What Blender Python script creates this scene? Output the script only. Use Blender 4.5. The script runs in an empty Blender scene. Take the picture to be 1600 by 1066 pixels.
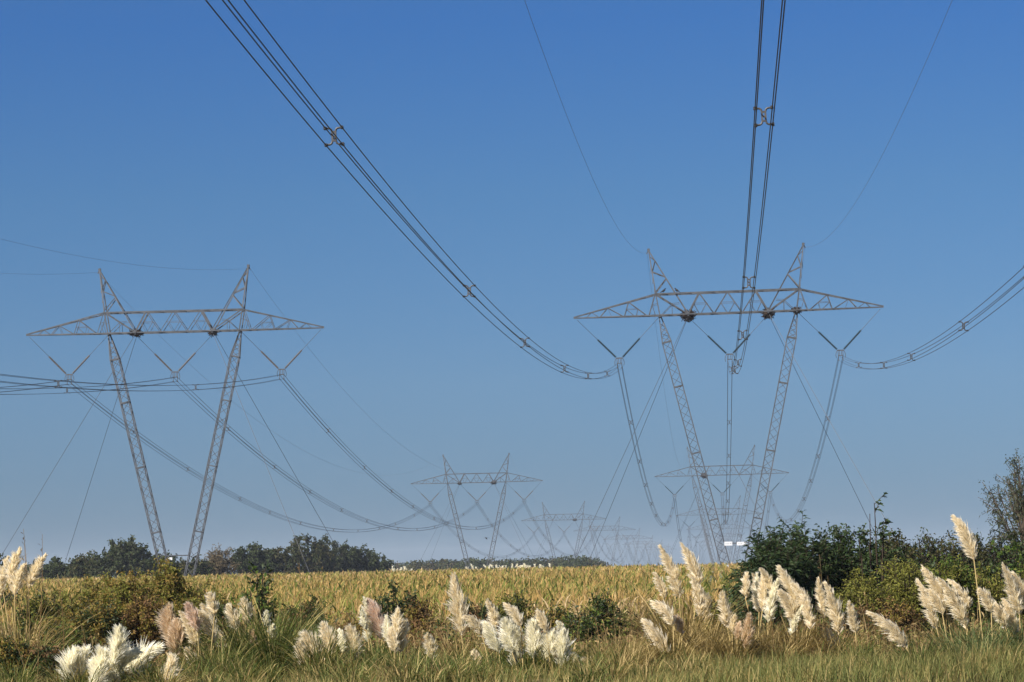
import bpy, math, random
import numpy as np
from mathutils import Vector, Matrix

RAD = math.radians
SC = bpy.context.scene
COL = SC.collection
rng = np.random.default_rng(11)

# ------------------------------------------------------------------ camera
F_PX = 4900.0
ROLL = RAD(1.3)
EYE = np.array([0.0, 0.0, 1.7])


def unroll(px, py):
    cx, cy = (px - 800) / F_PX, -(py - 533) / F_PX
    return (cx * math.cos(ROLL) + cy * math.sin(ROLL), -cx * math.sin(ROLL) + cy * math.cos(ROLL))


_u, _v = unroll(1119, 885)
PITCH = math.atan(-_v)
AZ = math.atan2(_u, math.cos(PITCH) - _v * math.sin(PITCH))     # the lines run along +Y, the camera looks AZ to the left of them
HEAD = np.array([-math.sin(AZ), math.cos(AZ), 0.0])
RIGHT = np.array([math.cos(AZ), math.sin(AZ), 0.0])
UPW = np.array([0, 0, 1.0])
FWD = HEAD * math.cos(PITCH) + UPW * math.sin(PITCH)
UP = -HEAD * math.sin(PITCH) + UPW * math.cos(PITCH)


def ray(px, py):
    u, v = unroll(px, py)
    return RIGHT * u + UP * v + FWD


def P(px, py, Y):
    d = ray(px, py)
    return EYE + d * (Y / d[1])


def hor(px):
    return 885 + (1119 - px) * math.tan(ROLL)


def gx(px, Y):
    return float(P(px, hor(px), Y)[0])


cam = bpy.data.cameras.new('camera')
cam.sensor_width = 36
cam.lens = F_PX / 1600 * 36
cam.clip_start = 0.5
cam.clip_end = 20000
co = bpy.data.objects.new('camera', cam)
COL.objects.link(co)
cX = RIGHT * math.cos(ROLL) - UP * math.sin(ROLL)
cY = RIGHT * math.sin(ROLL) + UP * math.cos(ROLL)
m = Matrix.Identity(4)
for i in range(3):
    m[i][0], m[i][1], m[i][2], m[i][3] = cX[i], cY[i], -FWD[i], EYE[i]
co.matrix_world = m
SC.camera = co

# ------------------------------------------------------------------ terrain
_gy = np.array([-300, -60, 0, 44, 52, 60, 68, 76, 96, 160, 250, 330, 420, 760, 1180, 1600, 2500, 5200.0])
_gz = np.array([-1.0, -0.1, 0, 0.05, 0.0, -.35, -.8, -1.1, -1.12, -.85, -.45, -.2, -.4, -4.2, -7.4, -7.2, -7.6, -8.5])
_fy = np.linspace(-300, 5200, 22001)
_fz = np.interp(_fy, _gy, _gz)
_k = np.hanning(31); _k /= _k.sum()
_fz = np.convolve(np.pad(_fz, 15, mode='edge'), _k, mode='valid')


def ground(x, y):
    x = np.asarray(x, float); y = np.asarray(y, float)
    b = np.interp(y, _fy, _fz)
    return b + 0.06 * np.sin(x * .31 + y * .17) * np.clip((y - 35) / 20, 0, 1) + .05 * np.sin(x * .9 - y * .6)


# ------------------------------------------------------------------ materials
def new_mat(name):
    mt = bpy.data.materials.new(name)
    mt.use_nodes = True
    nt = mt.node_tree
    nt.nodes.clear()
    out = nt.nodes.new('ShaderNodeOutputMaterial')
    return mt, nt, out


def ramp(nt, cols, fac):
    r = nt.nodes.new('ShaderNodeValToRGB')
    el = r.color_ramp.elements
    n = len(cols)
    while len(el) < n:
        el.new(0.5)
    for i, c in enumerate(cols):
        el[i].position = i / (n - 1) if n > 1 else 0
        el[i].color = (*c, 1)
    nt.links.new(fac, r.inputs[0])
    return r.outputs[0]


def leaf_mat(name, cols, trans=.3, rough=.65, spec=.15, tr_gain=1.3):
    """a thin leaf: a colour of its own for each leaf, and light let through from behind"""
    mt, nt, out = new_mat(name)
    g = nt.nodes.new('ShaderNodeNewGeometry')
    c = ramp(nt, cols, g.outputs['Random Per Island'])
    p = nt.nodes.new('ShaderNodeBsdfPrincipled')
    p.inputs['Roughness'].default_value = rough
    p.inputs['Specular IOR Level'].default_value = spec
    nt.links.new(c, p.inputs['Base Color'])
    t = nt.nodes.new('ShaderNodeBsdfTranslucent')
    mx = nt.nodes.new('ShaderNodeMixRGB'); mx.blend_type = 'MULTIPLY'; mx.inputs[0].default_value = 1
    mx.inputs[2].default_value = (tr_gain, tr_gain, tr_gain * (.75 if 'plume' not in name else .86), 1)
    nt.links.new(c, mx.inputs[1])
    nt.links.new(mx.outputs[0], t.inputs[0])
    ms = nt.nodes.new('ShaderNodeMixShader')
    ms.inputs[0].default_value = trans
    nt.links.new(p.outputs[0], ms.inputs[1]); nt.links.new(t.outputs[0], ms.inputs[2])
    nt.links.new(ms.outputs[0], out.inputs[0])
    return mt


def solid(name, c1, c2=None, scale=8.0, rough=.6, metal=0.0, spec=.4, bump=0):
    mt, nt, out = new_mat(name)
    p = nt.nodes.new('ShaderNodeBsdfPrincipled')
    p.inputs['Roughness'].default_value = rough
    p.inputs['Metallic'].default_value = metal
    p.inputs['Specular IOR Level'].default_value = spec
    if c2 is None:
        p.inputs['Base Color'].default_value = (*c1, 1)
    else:
        tc = nt.nodes.new('ShaderNodeTexCoord')
        n = nt.nodes.new('ShaderNodeTexNoise')
        n.inputs['Scale'].default_value = scale
        n.inputs['Detail'].default_value = 5
        nt.links.new(tc.outputs['Object'], n.inputs['Vector'])
        mr = nt.nodes.new('ShaderNodeMapRange')
        mr.inputs[1].default_value = .35; mr.inputs[2].default_value = .65
        nt.links.new(n.outputs[0], mr.inputs[0])
        nt.links.new(ramp(nt, [c1, c2], mr.outputs[0]), p.inputs['Base Color'])
        if bump:
            b = nt.nodes.new('ShaderNodeBump'); b.inputs['Strength'].default_value = bump
            nt.links.new(n.outputs[0], b.inputs['Height']); nt.links.new(b.outputs[0], p.inputs['Normal'])
    nt.links.new(p.outputs[0], out.inputs[0])
    return mt


M = {}
M['steel'] = solid('galvanised_steel', (.060, .064, .072), (.10, .105, .116), 1.5, .55, .25, .35)
M['wire'] = solid('aluminium_conductor', (.045, .05, .062), None, 1, .6, .2, .3)
M['earth'] = solid('steel_earth_wire', (.10, .11, .13), None, 1, .6, .3)
M['guy'] = solid('steel_guy_strand', (.05, .052, .06), None, 1, .55, .3)
M['spacer'] = solid('cast_spacer_metal', (.055, .053, .055), (.10, .095, .095), 9, .6, .3)
M['clamp'] = solid('dark_clamp_rubber', (.03, .03, .035), None, 1, .6)
M['glass_ins'] = solid('green_glass_insulator', (.008, .022, .032), (.014, .035, .045), 5, .55, 0, .2)
M['brown_ins'] = solid('brown_porcelain_insulator', (.09, .075, .065), (.14, .115, .10), 5, .5, 0, .25)
M['stick'] = solid('dry_nest_sticks', (.02, .013, .009), (.05, .033, .022), 6, .9, 0, .1)
M['bird'] = solid('black_bird_plumage', (.012, .012, .014), None, 1, .6, 0, .2)
M['sign_white'] = solid('white_enamel_sign', (.62, .63, .66), (.56, .57, .59), 4, .5)
M['sign_mark'] = solid('grey_sign_print', (.25, .25, .27), None, 1, .6)
M['bark'] = solid('grey_brown_bark', (.06, .045, .032), (.12, .095, .07), 6, .9, 0, .1, .4)
M['twig'] = solid('dark_twig_bark', (.03, .022, .015), (.06, .043, .03), 5, .9, 0, .1)
M['straw_stem'] = leaf_mat('straw_stem', [(.40, .29, .12), (.50, .38, .17), (.34, .22, .08)], .1)
M['plume_white'] = leaf_mat('white_plume', [(.90, .85, .71), (.96, .92, .83), (.93, .88, .77), (.97, .95, .89)], .5, .8, .05, 1.1)
M['plume_cream'] = leaf_mat('cream_plume', [(.80, .69, .51), (.94, .86, .72), (.87, .77, .60), (.96, .90, .80)], .5, .8, .05, 1.1)
M['plume_tan'] = leaf_mat('tan_plume', [(.66, .50, .34), (.82, .68, .51), (.74, .58, .42), (.88, .78, .65)], .45, .8, .05, 1.1)
M['plume_pink'] = leaf_mat('pinkish_plume', [(.72, .54, .44), (.86, .72, .62), (.80, .62, .5), (.9, .8, .72)], .45, .8, .05, 1.1)
M['pampas_blade'] = leaf_mat('pampas_blades', [(.035, .055, .012), (.10, .13, .03), (.06, .085, .02), (.20, .20, .06), (.46, .35, .15)], .3)
M['pampas_blade_dry'] = leaf_mat('dry_pampas_blades', [(.09, .07, .02), (.28, .20, .08), (.50, .37, .17), (.16, .13, .04), (.38, .27, .12)], .3)
M['pampas_blade_blue'] = leaf_mat('blue_green_pampas_blades', [(.07, .11, .04), (.11, .15, .06), (.17, .19, .07), (.42, .32, .14)], .3)
M['grass'] = leaf_mat('verge_grass', [(.06, .08, .018), (.15, .165, .05), (.09, .11, .03), (.28, .25, .09), (.19, .19, .06)], .35)
M['grass_dry'] = leaf_mat('dry_verge_grass', [(.25, .19, .07), (.36, .26, .10), (.17, .16, .045), (.44, .33, .15)], .3)
M['weed'] = leaf_mat('dry_weed_stems', [(.09, .05, .02), (.26, .16, .07), (.15, .09, .035), (.48, .35, .17), (.07, .06, .018)], .25)
M['weed_leaf'] = leaf_mat('broad_weed_leaves', [(.06, .11, .02), (.11, .16, .03), (.17, .19, .04), (.28, .22, .06)], .35)
M['corn_dry'] = leaf_mat('dry_maize_leaves', [(.44, .31, .15), (.62, .47, .27), (.28, .18, .08), (.52, .38, .19)], .35)
M['corn_mid'] = leaf_mat('ripening_maize_leaves', [(.24, .225, .055), (.38, .33, .10), (.14, .15, .03), (.31, .28, .08)], .35)
M['corn_green'] = leaf_mat('green_maize_leaves', [(.06, .10, .016), (.14, .17, .03), (.22, .22, .05), (.10, .13, .02)], .35)
M['corn_tassel'] = leaf_mat('maize_tassels', [(.42, .26, .09), (.54, .36, .14), (.48, .30, .10)], .3)
M['acacia'] = leaf_mat('dark_acacia_fronds', [(.022, .042, .014), (.035, .060, .016), (.028, .050, .018), (.06, .082, .024)], .25, .55, .25)
M['dark_leaf'] = leaf_mat('dark_shrub_leaves', [(.018, .032, .010), (.032, .050, .012), (.045, .06, .016)], .25, .55, .25)
M['olive_leaf'] = leaf_mat('olive_shrub_leaves', [(.16, .165, .03), (.21, .20, .04), (.11, .125, .024), (.26, .22, .06)], .35)
M['brown_leaf'] = leaf_mat('autumn_brown_shrub_leaves', [(.17, .14, .03), (.25, .165, .045), (.30, .19, .055), (.13, .13, .025), (.22, .20, .045)], .35)
M['russet_leaf'] = leaf_mat('russet_scrub_leaves', [(.12, .065, .028), (.17, .09, .04), (.09, .06, .022), (.22, .14, .06)], .25)
M['green_leaf'] = leaf_mat('bright_green_shrub_leaves', [(.05, .09, .016), (.08, .13, .022), (.13, .16, .03)], .35)
M['tree_leaf'] = leaf_mat('far_tree_leaves', [(.020, .031, .010), (.032, .045, .014), (.055, .066, .022), (.028, .038, .014)], .25)
M['tree_olive'] = leaf_mat('far_olive_tree_leaves', [(.036, .038, .013), (.06, .057, .019), (.085, .076, .026)], .25)
M['tree_dry'] = leaf_mat('half_bare_tree_leaves', [(.10, .075, .04), (.15, .11, .06), (.085, .075, .035)], .25)
M['tree_grey'] = leaf_mat('greyish_fine_tree_leaves', [(.035, .045, .022), (.055, .065, .03), (.075, .08, .04)], .25)


# ------------------------------------------------------------------ mesh helpers
def unit(a):
    return a / np.maximum(np.linalg.norm(a, axis=-1, keepdims=True), 1e-9)


class Geo:
    def __init__(s):
        s.V, s.F, s.MI, s.n = [], [], [], 0

    def add(s, V, F, mi=0):
        V = np.asarray(V, np.float64).reshape(-1, 3); F = np.asarray(F, np.int64).reshape(-1, 4)
        s.V.append(V); s.F.append(F + s.n); s.n += len(V)
        s.MI.append(np.full(len(F), mi, np.int32) if np.isscalar(mi) else np.asarray(mi, np.int32))
        return s

    def bars(s, A, B, w, mi=0):
        A = np.atleast_2d(np.asarray(A, float)); B = np.atleast_2d(np.asarray(B, float))
        w = np.broadcast_to(np.asarray(w, float), (len(A),))[:, None] / 2
        d = unit(B - A)
        ref = np.where(np.abs(d[:, 2:3]) > .95, np.array([[1.0, 0, 0]]), np.array([[0, 0, 1.0]]))
        u = unit(np.cross(d, ref)); v = np.cross(d, u)
        cs = [(-u - v), (u - v), (u + v), (-u + v)]
        V = np.stack([A + c * w for c in cs] + [B + c * w for c in cs], 1)
        q = np.array([[0, 1, 5, 4], [1, 2, 6, 5], [2, 3, 7, 6], [3, 0, 4, 7], [3, 2, 1, 0], [4, 5, 6, 7]])
        F = (np.arange(len(A)) * 8)[:, None, None] + q[None]
        return s.add(V, F, mi)

    def tube(s, Pn, r, sides=6, mi=0, cap=True):
        Pn = np.asarray(Pn, float); n = len(Pn)
        r = np.broadcast_to(np.asarray(r, float), (n,))
        t = unit(np.gradient(Pn, axis=0))
        ref = np.array([0, 0, 1.0]) if abs(t[:, 2]).mean() < .8 else np.array([1.0, 0, 0])
        u = unit(np.cross(t, ref)); v = np.cross(t, u)
        a = np.linspace(0, 2 * np.pi, sides, endpoint=False)
        V = Pn[:, None] + (u[:, None] * np.cos(a)[None, :, None] + v[:, None] * np.sin(a)[None, :, None]) * r[:, None, None]
        i = np.arange(n - 1)[:, None] * sides; j = np.arange(sides)[None]; k = (j + 1) % sides
        F = np.stack([i + j, i + k, i + sides + k, i + sides + j], -1)
        return s.add(V, F, mi)

    def ribbons(s, C, W, mi=0):
        """C (N,S+1,3) centre lines, W the same shape: half width vectors"""
        N, S = C.shape[0], C.shape[1]
        V = np.stack([C - W, C + W], 2).reshape(-1, 3)
        base = (np.arange(N) * S * 2)[:, None] + (np.arange(S - 1) * 2)[None]
        F = np.stack([base, base + 1, base + 3, base + 2], -1)
        if not np.isscalar(mi):
            mi = np.repeat(np.asarray(mi, np.int32), S - 1)
        return s.add(V, F, mi)

    def build(s, name, mats, parent=None, origin=(0, 0, 0), smooth=False):
        V = np.concatenate(s.V) - np.asarray(origin, float)
        F = np.concatenate(s.F); MI = np.concatenate(s.MI)
        me = bpy.data.meshes.new(name)
        me.vertices.add(len(V)); me.vertices.foreach_set('co', V.astype(np.float32).ravel())
        me.loops.add(len(F) * 4); me.loops.foreach_set('vertex_index', F.astype(np.int32).ravel())
        me.polygons.add(len(F))
        me.polygons.foreach_set('loop_start', (np.arange(len(F)) * 4).astype(np.int32))
        for mt in (mats if isinstance(mats, (list, tuple)) else [mats]):
            me.materials.append(mt)
        me.polygons.foreach_set('material_index', MI)
        me.polygons.foreach_set('use_smooth', np.full(len(F), smooth))
        me.update(calc_edges=True)
        o = bpy.data.objects.new(name, me)
        COL.objects.link(o)
        if parent is not None:
            o.parent = parent
        else:
            o.location = origin
        return o


def tag(o, label=None, cat=None, group=None, kind=None):
    if label: o['label'] = label
    if cat: o['category'] = cat
    if group: o['group'] = group
    if kind: o['kind'] = kind
    return o


def empty(name, loc, label, cat, group=None):
    o = bpy.data.objects.new(name, None)
    COL.objects.link(o)
    o.location = [float(v) for v in loc]
    o.empty_display_size = .3
    return tag(o, label, cat, group)


def copy_tree(o, parent=None):
    c = o.copy(); COL.objects.link(c)
    c.parent = parent
    for ch in list(o.children):
        copy_tree(ch, c)
    return c


# ------------------------------------------------------------------ ground sheet
def grid_axis(parts):
    out = []
    for a, b, st in parts:
        out.append(np.arange(a, b, st))
    return np.unique(np.concatenate(out + [np.array([parts[-1][1]])]))


gX = grid_axis([(-1600, -200, 100), (-200, -30, 5), (-30, 30, .8), (30, 200, 5), (200, 1600, 100)])
gY = grid_axis([(-250, 0, 10), (0, 40, 2), (40, 100, .8), (100, 450, 6), (450, 1700, 25), (1700, 5200, 100)])
XX, YY = np.meshgrid(gX, gY)
ZZ = ground(XX, YY)
idx = np.arange(XX.size).reshape(XX.shape)
g = Geo().add(np.stack([XX, YY, ZZ], -1), np.stack([idx[:-1, :-1], idx[:-1, 1:], idx[1:, 1:], idx[1:, :-1]], -1))
M['soil'] = solid('dry_soil_and_litter', (.07, .05, .028), (.16, .125, .06), .6, .95, 0, .05, .5)
tag(g.build('ground', M['soil'], smooth=True), kind='structure')


# ------------------------------------------------------------------ lattice pylon
ZB = 28.5          # crossarm above the ground
HY = .8


def zz(a0, a1, b0, b1, n, start=0):
    """zigzag between the lines a0-a1 and b0-b1"""
    a0, a1, b0, b1 = map(np.asarray, (a0, a1, b0, b1))
    pts = []
    for i in range(n + 1):
        f = i / n
        pts.append(a0 + (a1 - a0) * f if (i + start) % 2 == 0 else b0 + (b1 - b0) * f)
    return np.array(pts[:-1]), np.array(pts[1:])


def make_pylon():
    root = empty('lattice_pylon', (0, 0, 0), 'x', 'pylon', 'guyed lattice pylons of the two power lines')
    g = Geo()

    def b(p, q, w):
        g.bars([(p[0], p[1], p[2] + ZB)], [(q[0], q[1], q[2] + ZB)], w * .74)

    for y in (-HY, HY):
        b((-7.05, y, 0), (7.05, y, 0), .17)
        b((-7.4, y, 2.2), (7.4, y, 2.2), .19)
        for s in (-1, 1):
            b((s * 2.93, y, 2.2), (s * 4.13, y, 0), .2)
            b((s * 7.4, y, 2.2), (s * 4.13, y, 0), .15)
            b((s * 7.05, y, 0), (s * 7.4, y, 2.2), .15)
            b((s * 5.77, y, 1.1), (s * 6.9, y, 0), .07)
            b((s * 5.77, y, 1.1), (s * 5.77, y, 0), .06)
            b((s * 5.77, y, 1.15), (s * 5.0, y, 1.2), .06)
            # arm
            tip = np.array([s * 15.8, .1 * np.sign(y), .05])
            bo = np.array([s * 7.05, y, 0]); to = np.array([s * 7.4, y, 2.2])
            tt = tip + np.array([0, 0, .12])
            b(bo, tip, .15); b(to, tt, .15)
            B = lambda f: tip + (bo - tip) * f
            T = lambda f: tt + (to - tt) * f
            for p, q, w in ((B(.13), T(.20), .06), (T(.20), B(.28), .06), (B(.29), T(.40), .085), (T(.40), B(.57), .085), (T(.40), B(.43), .05),
                            (B(.58), T(.66), .085), (T(.66), B(.85), .085), (B(.87), T(.99), .085)):
                b(p, q, w)
            m1 = (B(.58) + T(.66)) / 2; m2 = (T(.66) + B(.85)) / 2; m3 = (B(.87) + T(.99)) / 2
            b(m1, m2, .05); b(m1, B(.70), .05); b(m2, B(.72), .05)
            b(m3, (s * 7.2, y, 1.2), .06); b(m3, B(.95), .06)
        tn = [-2.93, -1.45, 0, 1.45, 2.93]; hz = [2.2, 0, 2.2, 0, 2.2]
        for i in range(4):
            b((tn[i], y, hz[i]), (tn[i + 1], y, hz[i + 1]), .085)
        b((-.72, y, 1.1), (.72, y, 1.1), .05); b((-.72, y, 1.1), (-.05, y, 0), .055); b((.72, y, 1.1), (.05, y, 0), .055)
        for s in (-1, 1):
            b((s * 2.2, y, 1.1), (s * 3.5, y, 1.1), .05); b((s * 2.2, y, 1.1), (s * 2.85, y, 0), .055); b((s * 3.5, y, 1.1), (s * 2.95, y, 0), .055)
    for z, w in ((0, 7.05), (2.2, 7.4)):
        A, Bb = zz((-w, -HY, z + ZB), (w, -HY, z + ZB), (-w, HY, z + ZB), (w, HY, z + ZB), 12)
        g.bars(A, Bb, .065)
        for s in (-1, 1):
            zt = .05 if z == 0 else .17
            A, Bb = zz((s * w, -HY, z + ZB), (s * 15.6, -.1, zt + ZB), (s * w, HY, z + ZB), (s * 15.6, .1, zt + ZB), 8)
            g.bars(A, Bb, .055)
    for s in (-1, 1):
        b((s * 15.7, 0, .1), (s * 16.0, 0, .1), .3)
        for xx in (4.13, 7.05):
            b((s * xx, -HY, -.12), (s * xx, HY, -.12), .22)
    g.build('crossarm', M['steel'], root)

    for s in (-1, 1):
        g = Geo()
        tip = (s * 8.0, 0, 6.8)
        for y in (-HY, HY):
            t = np.array([s * 8.0, .1 * np.sign(y), 6.8 + ZB])
            o = np.array([s * 7.4, y, 2.3 + ZB]); i0 = np.array([s * 4.13, y, .1 + ZB])
            g.bars([o, i0], [t, t], [.105, .1])
            O = lambda f: t + (o - t) * f
            I = lambda f: t + (i0 - t) * f
            fi = 4.2 / 6.4
            for p, q, w in ((O(.14), I(.25 * fi), .06), (I(.25 * fi), O(.5), .07), (O(.5), I(.64 * fi), .09), (I(.68 * fi), O(.98), .09)):
                g.bars([p], [q], w)
        for f in (.3, .55, .8):
            a = np.array([s * (8 - .6 * f), .1 + .7 * f, 6.5 - 4.2 * f + ZB]); c = a * [1, -1, 1]
            d = a * [1, -1, 1]; d[2] -= .9
            g.bars([a], [d], .055)
        g.bars([(s * 7.98, 0, 6.75 + ZB)], [(s * 8.02, 0, 7.0 + ZB)], .26)
        g.bars([(s * 8.02, 0, 6.85 + ZB)], [(s * 8.2, 0, 6.45 + ZB)], .1)
        g.build('earth_wire_peak', M['steel'], root)

        # leg
        g = Geo()
        top = np.array([s * 7.05, 0, ZB - .1]); foot = np.array([s * .5, 0, -.6])
        ax = foot - top; L = np.linalg.norm(ax); ax = ax / L
        ey = np.array([0, 1.0, 0]); ex = np.cross(ey, ax); ex /= np.linalg.norm(ex)
        prof_d = [0, 2.75, L - 2.4, L]; prof_w = [.09, .46, .46, .1]
        hw = lambda d: np.interp(d, prof_d, prof_w)
        pt = lambda d, i, j: top + ax * d + ex * (i * hw(d)) + ey * (j * hw(d))
        for i in (-1, 1):
            for j in (-1, 1):
                q = [pt(d, i, j) for d in prof_d]
                g.bars(q[:-1], q[1:], .10)
        n = int((L - 2.4 - 2.75) / .88)
        ds = np.linspace(2.75, L - 2.4, n + 1)
        for k in range(n):
            e = 1 if k % 2 else -1
            for j, ph in ((-1, 1), (1, -1)):
                g.bars([pt(ds[k], e * ph, j)], [pt(ds[k + 1], -e * ph, j)], .046)
                g.bars([pt(ds[k], j, e * ph)], [pt(ds[k + 1], j, -e * ph)], .04)
        dt = np.linspace(.7, 2.75, 5)
        for k in range(4):
            e = 1 if k % 2 else -1
            for j, ph in ((-1, 1), (1, -1)):
                g.bars([pt(dt[k], e * ph, j)], [pt(dt[k + 1], -e * ph, j)], .055)
        db = np.linspace(L - 2.4, L - .4, 3)
        for k in range(2):
            e = 1 if k % 2 else -1
            for j, ph in ((-1, 1), (1, -1)):
                g.bars([pt(db[k], e * ph, j)], [pt(db[k + 1], -e * ph, j)], .07)
        for d in (2.75, 7.5, 14.6, 21.7, L - 2.4):
            c = [pt(d, -1, -1), pt(d, 1, -1), pt(d, 1, 1), pt(d, -1, 1)]
            g.bars(c, c[1:] + c[:1], .12)
        g.build('leg', M['steel'], root)
    # strut between the legs
    g = Geo()
    zq = 4.75
    xq = .5 + (zq + .6) / (ZB + .5) * 6.55 - .45
    for y in (-.4, .4):
        g.bars([(-xq, y, zq)], [(xq, y, zq)], .11)
    g.build('leg_strut', M['steel'], root)
    for sx in (-1, 1):
        for sy in (-1, 1):
            g = Geo().tube(np.linspace((sx * 4.13, sy * .5, ZB - .15), (sx * 18, sy * 20, -.9), 4), .023, 5)
            g.build('guy_wire', M['guy'], root)
    return root


def make_insulator(mat):
    """V set for a bundle: origin at the yoke; the half width of the V is 4.25, its rise 4.2"""
    root = empty('insulator_set', (0, 0, 0), 'x', 'insulator', 'insulator sets under the crossarms')
    for s in (-1, 1):
        a = np.array([s * .28, 0, .06]); e = np.array([s * 4.25, 0, 4.15])
        d = unit(e - a); Lt = np.linalg.norm(e - a)
        n = 25
        l0, l1 = .12, 2.75
        ts, rs = [], []
        for k in range(n):
            f = l0 + (l1 - l0) * k / n; st = (l1 - l0) / n
            ts += [f, f + st * .25, f + st * .5, f + st * .75]; rs += [.055, .125, .115, .055]
        pts = a + np.array(ts)[:, None] * d
        Geo().tube(pts, rs, 8).build('insulator_string', mat, root)
        Geo().tube(np.array([a + d * (l1 - .05), a + d * Lt * .75, e]), .022, 5).build('link_rod', M['guy'], root)
        # arcing horn
        th = np.linspace(0, math.pi * .8, 8)
        Geo().tube(np.stack([s * (.34 + .15 * np.sin(th)), 0 * th, .02 - .75 * th / (math.pi * .8)], 1), .028, 5).build('arcing_horn', M['spacer'], root)
    g = Geo()
    g.bars([(-.36, 0, .04)], [(.36, 0, .04)], .11)
    g.bars([(-.1, 0, .02), (.1, 0, .02), (-.25, 0, -.02), (.25, 0, -.02)], [(-.1, 0, -.5), (.1, 0, -.5), (-.225, 0, -.98), (.225, 0, -.98)], [.05, .05, .055, .055])
    g.bars([(-.24, 0, -.5)], [(.24, 0, -.5)], .07)
    g.bars([(x, -.18, z) for x in (-.225, .225) for z in (-.52, -.98)], [(x, .18, z) for x in (-.225, .225) for z in (-.52, -.98)], .085)
    g.build('yoke_plate', M['spacer'], root)
    return root


def make_nest(rx, rz, n, seed):
    r = np.random.default_rng(seed)
    g = Geo()
    th = r.uniform(0, 2 * np.pi, n); ph = np.arccos(r.uniform(-1, 1, n)); rr = r.uniform(.45, 1, n) ** .6
    c = np.stack([np.cos(th) * np.sin(ph) * rx, np.sin(th) * np.sin(ph) * rx, np.cos(ph) * rz], 1) * rr[:, None]
    d = unit(r.normal(size=(n, 3)) * [1, 1, .6]) * r.uniform(.12, .34, n)[:, None]
    g.bars(c - d, c + d, r.uniform(.03, .06, n))
    a = np.linspace(0, np.pi, 9)
    g.tube(np.stack([0 * a, 0 * a, -np.cos(a) * rz * .8], 1), np.sin(a) * rx * .8 + .01, 10)
    return g.build('stick_nest', M['stick'])


ORD = ['nearest', 'second', 'third', 'fourth', 'fifth', 'sixth', 'seventh', 'eighth']
SPAN = 427.0
LINES = {'right': dict(x=2.2, y0=324.0, n=7), 'left': dict(x=-56.9, y0=330.0, n=8)}
TILT = {('right', 0): -.5, ('right', 1): -.25, ('left', 0): .12, ('left', 1): 0}
GR = {'right': [-.72, -5.1, -7.55, -7.8, -7.9, -7.9, -7.9], 'left': [-.62, -5.3, -8.1, -7.2, -7.9, -8.2, -8.0, -8.0]}
DX = {('right', 1): -.15, ('right', 2): -.5, ('right', 3): -.8, ('right', 4): -1, ('right', 5): -1, ('right', 6): -1, ('left', 1): -.35, ('left', 3): .3, ('left', 4): .2}

pyl0 = make_pylon()
ins_g = make_insulator(M['glass_ins'])
ins_b = make_insulator(M['brown_ins'])
EXTRA = {('right', 0): 'carrying two large nests', ('right', 1): 'carrying one round nest', ('left', 0): 'standing against the dark trees',
         ('left', 1): 'in front of the far wood'}
ATT = {}
MATS = {}
first_p = True
ins_used = {id(ins_g): False, id(ins_b): False}
for ln, L in LINES.items():
    for k in range(L['n']):
        o = pyl0 if first_p else copy_tree(pyl0)
        first_p = False
        base = Vector((L['x'] + DX.get((ln, k), 0), L['y0'] + SPAN * k, GR[ln][k]))
        tl = RAD(TILT.get((ln, k), 0))
        o.location = base; o.rotation_euler = (0, tl, 0)
        ex = EXTRA.get((ln, k), 'small in the hazy distance' if k > 2 else 'seen beyond the maize')
        o['label'] = f'{ORD[k]} guyed V pylon of the {ln}-hand line, {ex}'
        mw = Matrix.Translation(base) @ Matrix.Rotation(tl, 4, 'Y')
        MATS[(ln, k)] = mw
        for ph, xx in (('left', -11.4), ('middle', 0.0), ('right', 11.4)):
            src = ins_g if ln == 'right' else ins_b
            io = src if not ins_used[id(src)] else copy_tree(src)
            ins_used[id(src)] = True
            io.location = mw @ Vector((xx, 0, ZB - 4.3)); io.rotation_euler = (0, tl, 0)
            io['label'] = f"{'dark green glass' if ln == 'right' else 'brown'} V insulator, {ph} of three on the {ORD[k]} pylon of the {ln}-hand line"
            ATT[(ln, k, ph)] = np.array(mw @ Vector((xx, 0, ZB - 4.3 - .75)))
        for ph, s in (('left', -1), ('right', 1)):
            ATT[(ln, k, 'e' + ph)] = np.array(mw @ Vector((s * 8.15, 0, ZB + 6.6)))
    # the attachment behind the photographer
    for key in ('left', 'middle', 'right', 'eleft', 'eright'):
        ATT[(ln, -1, key)] = ATT[(ln, 0, key)] + np.array([-.75 if ln == 'right' else 0, -SPAN, 0.85 if ln == 'right' else .5])


# ------------------------------------------------------------------ conductors
def spacer_mesh():
    g = Geo()
    g.bars([(-.045, 0, -.13), (.045, 0, -.13), (-.06, 0, -.12), (-.06, 0, .12), (-.05, 0, 0)], [(-.045, 0, .13), (.045, 0, .13), (.06, 0, -.12), (.06, 0, .12), (.05, 0, 0)], .05)
    for i in (-1, 1):
        for j in (-1, 1):
            pts = np.array([(i * .05, 0, j * .12), (i * .065, 0, j * .185), (i * .11, 0, j * .215), (i * .225, 0, j * .225)])
            g.tube(pts, [.028, .03, .03, .028], 6)
            g.bars([(i * .225, -.09, j * .225)], [(i * .225, .09, j * .225)], .075, 1)
    o = g.build('spacer', [M['spacer'], M['clamp']])
    return o


sp0 = spacer_mesh(); sp_used = False
FR = [.09, .18, .27, .345, .431, .543, .627, .725, .81, .91]
SAG = {'right': 9.95, 'left': 9.6}
FR_L = [.09, .2, .31, .42, .52, .62, .73, .872]


def sagline(A, B, sag, n):
    t = np.linspace(0, 1, n)
    return A + (B - A) * t[:, None] - np.array([0, 0, 1.0]) * (4 * sag * t * (1 - t))[:, None]


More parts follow.
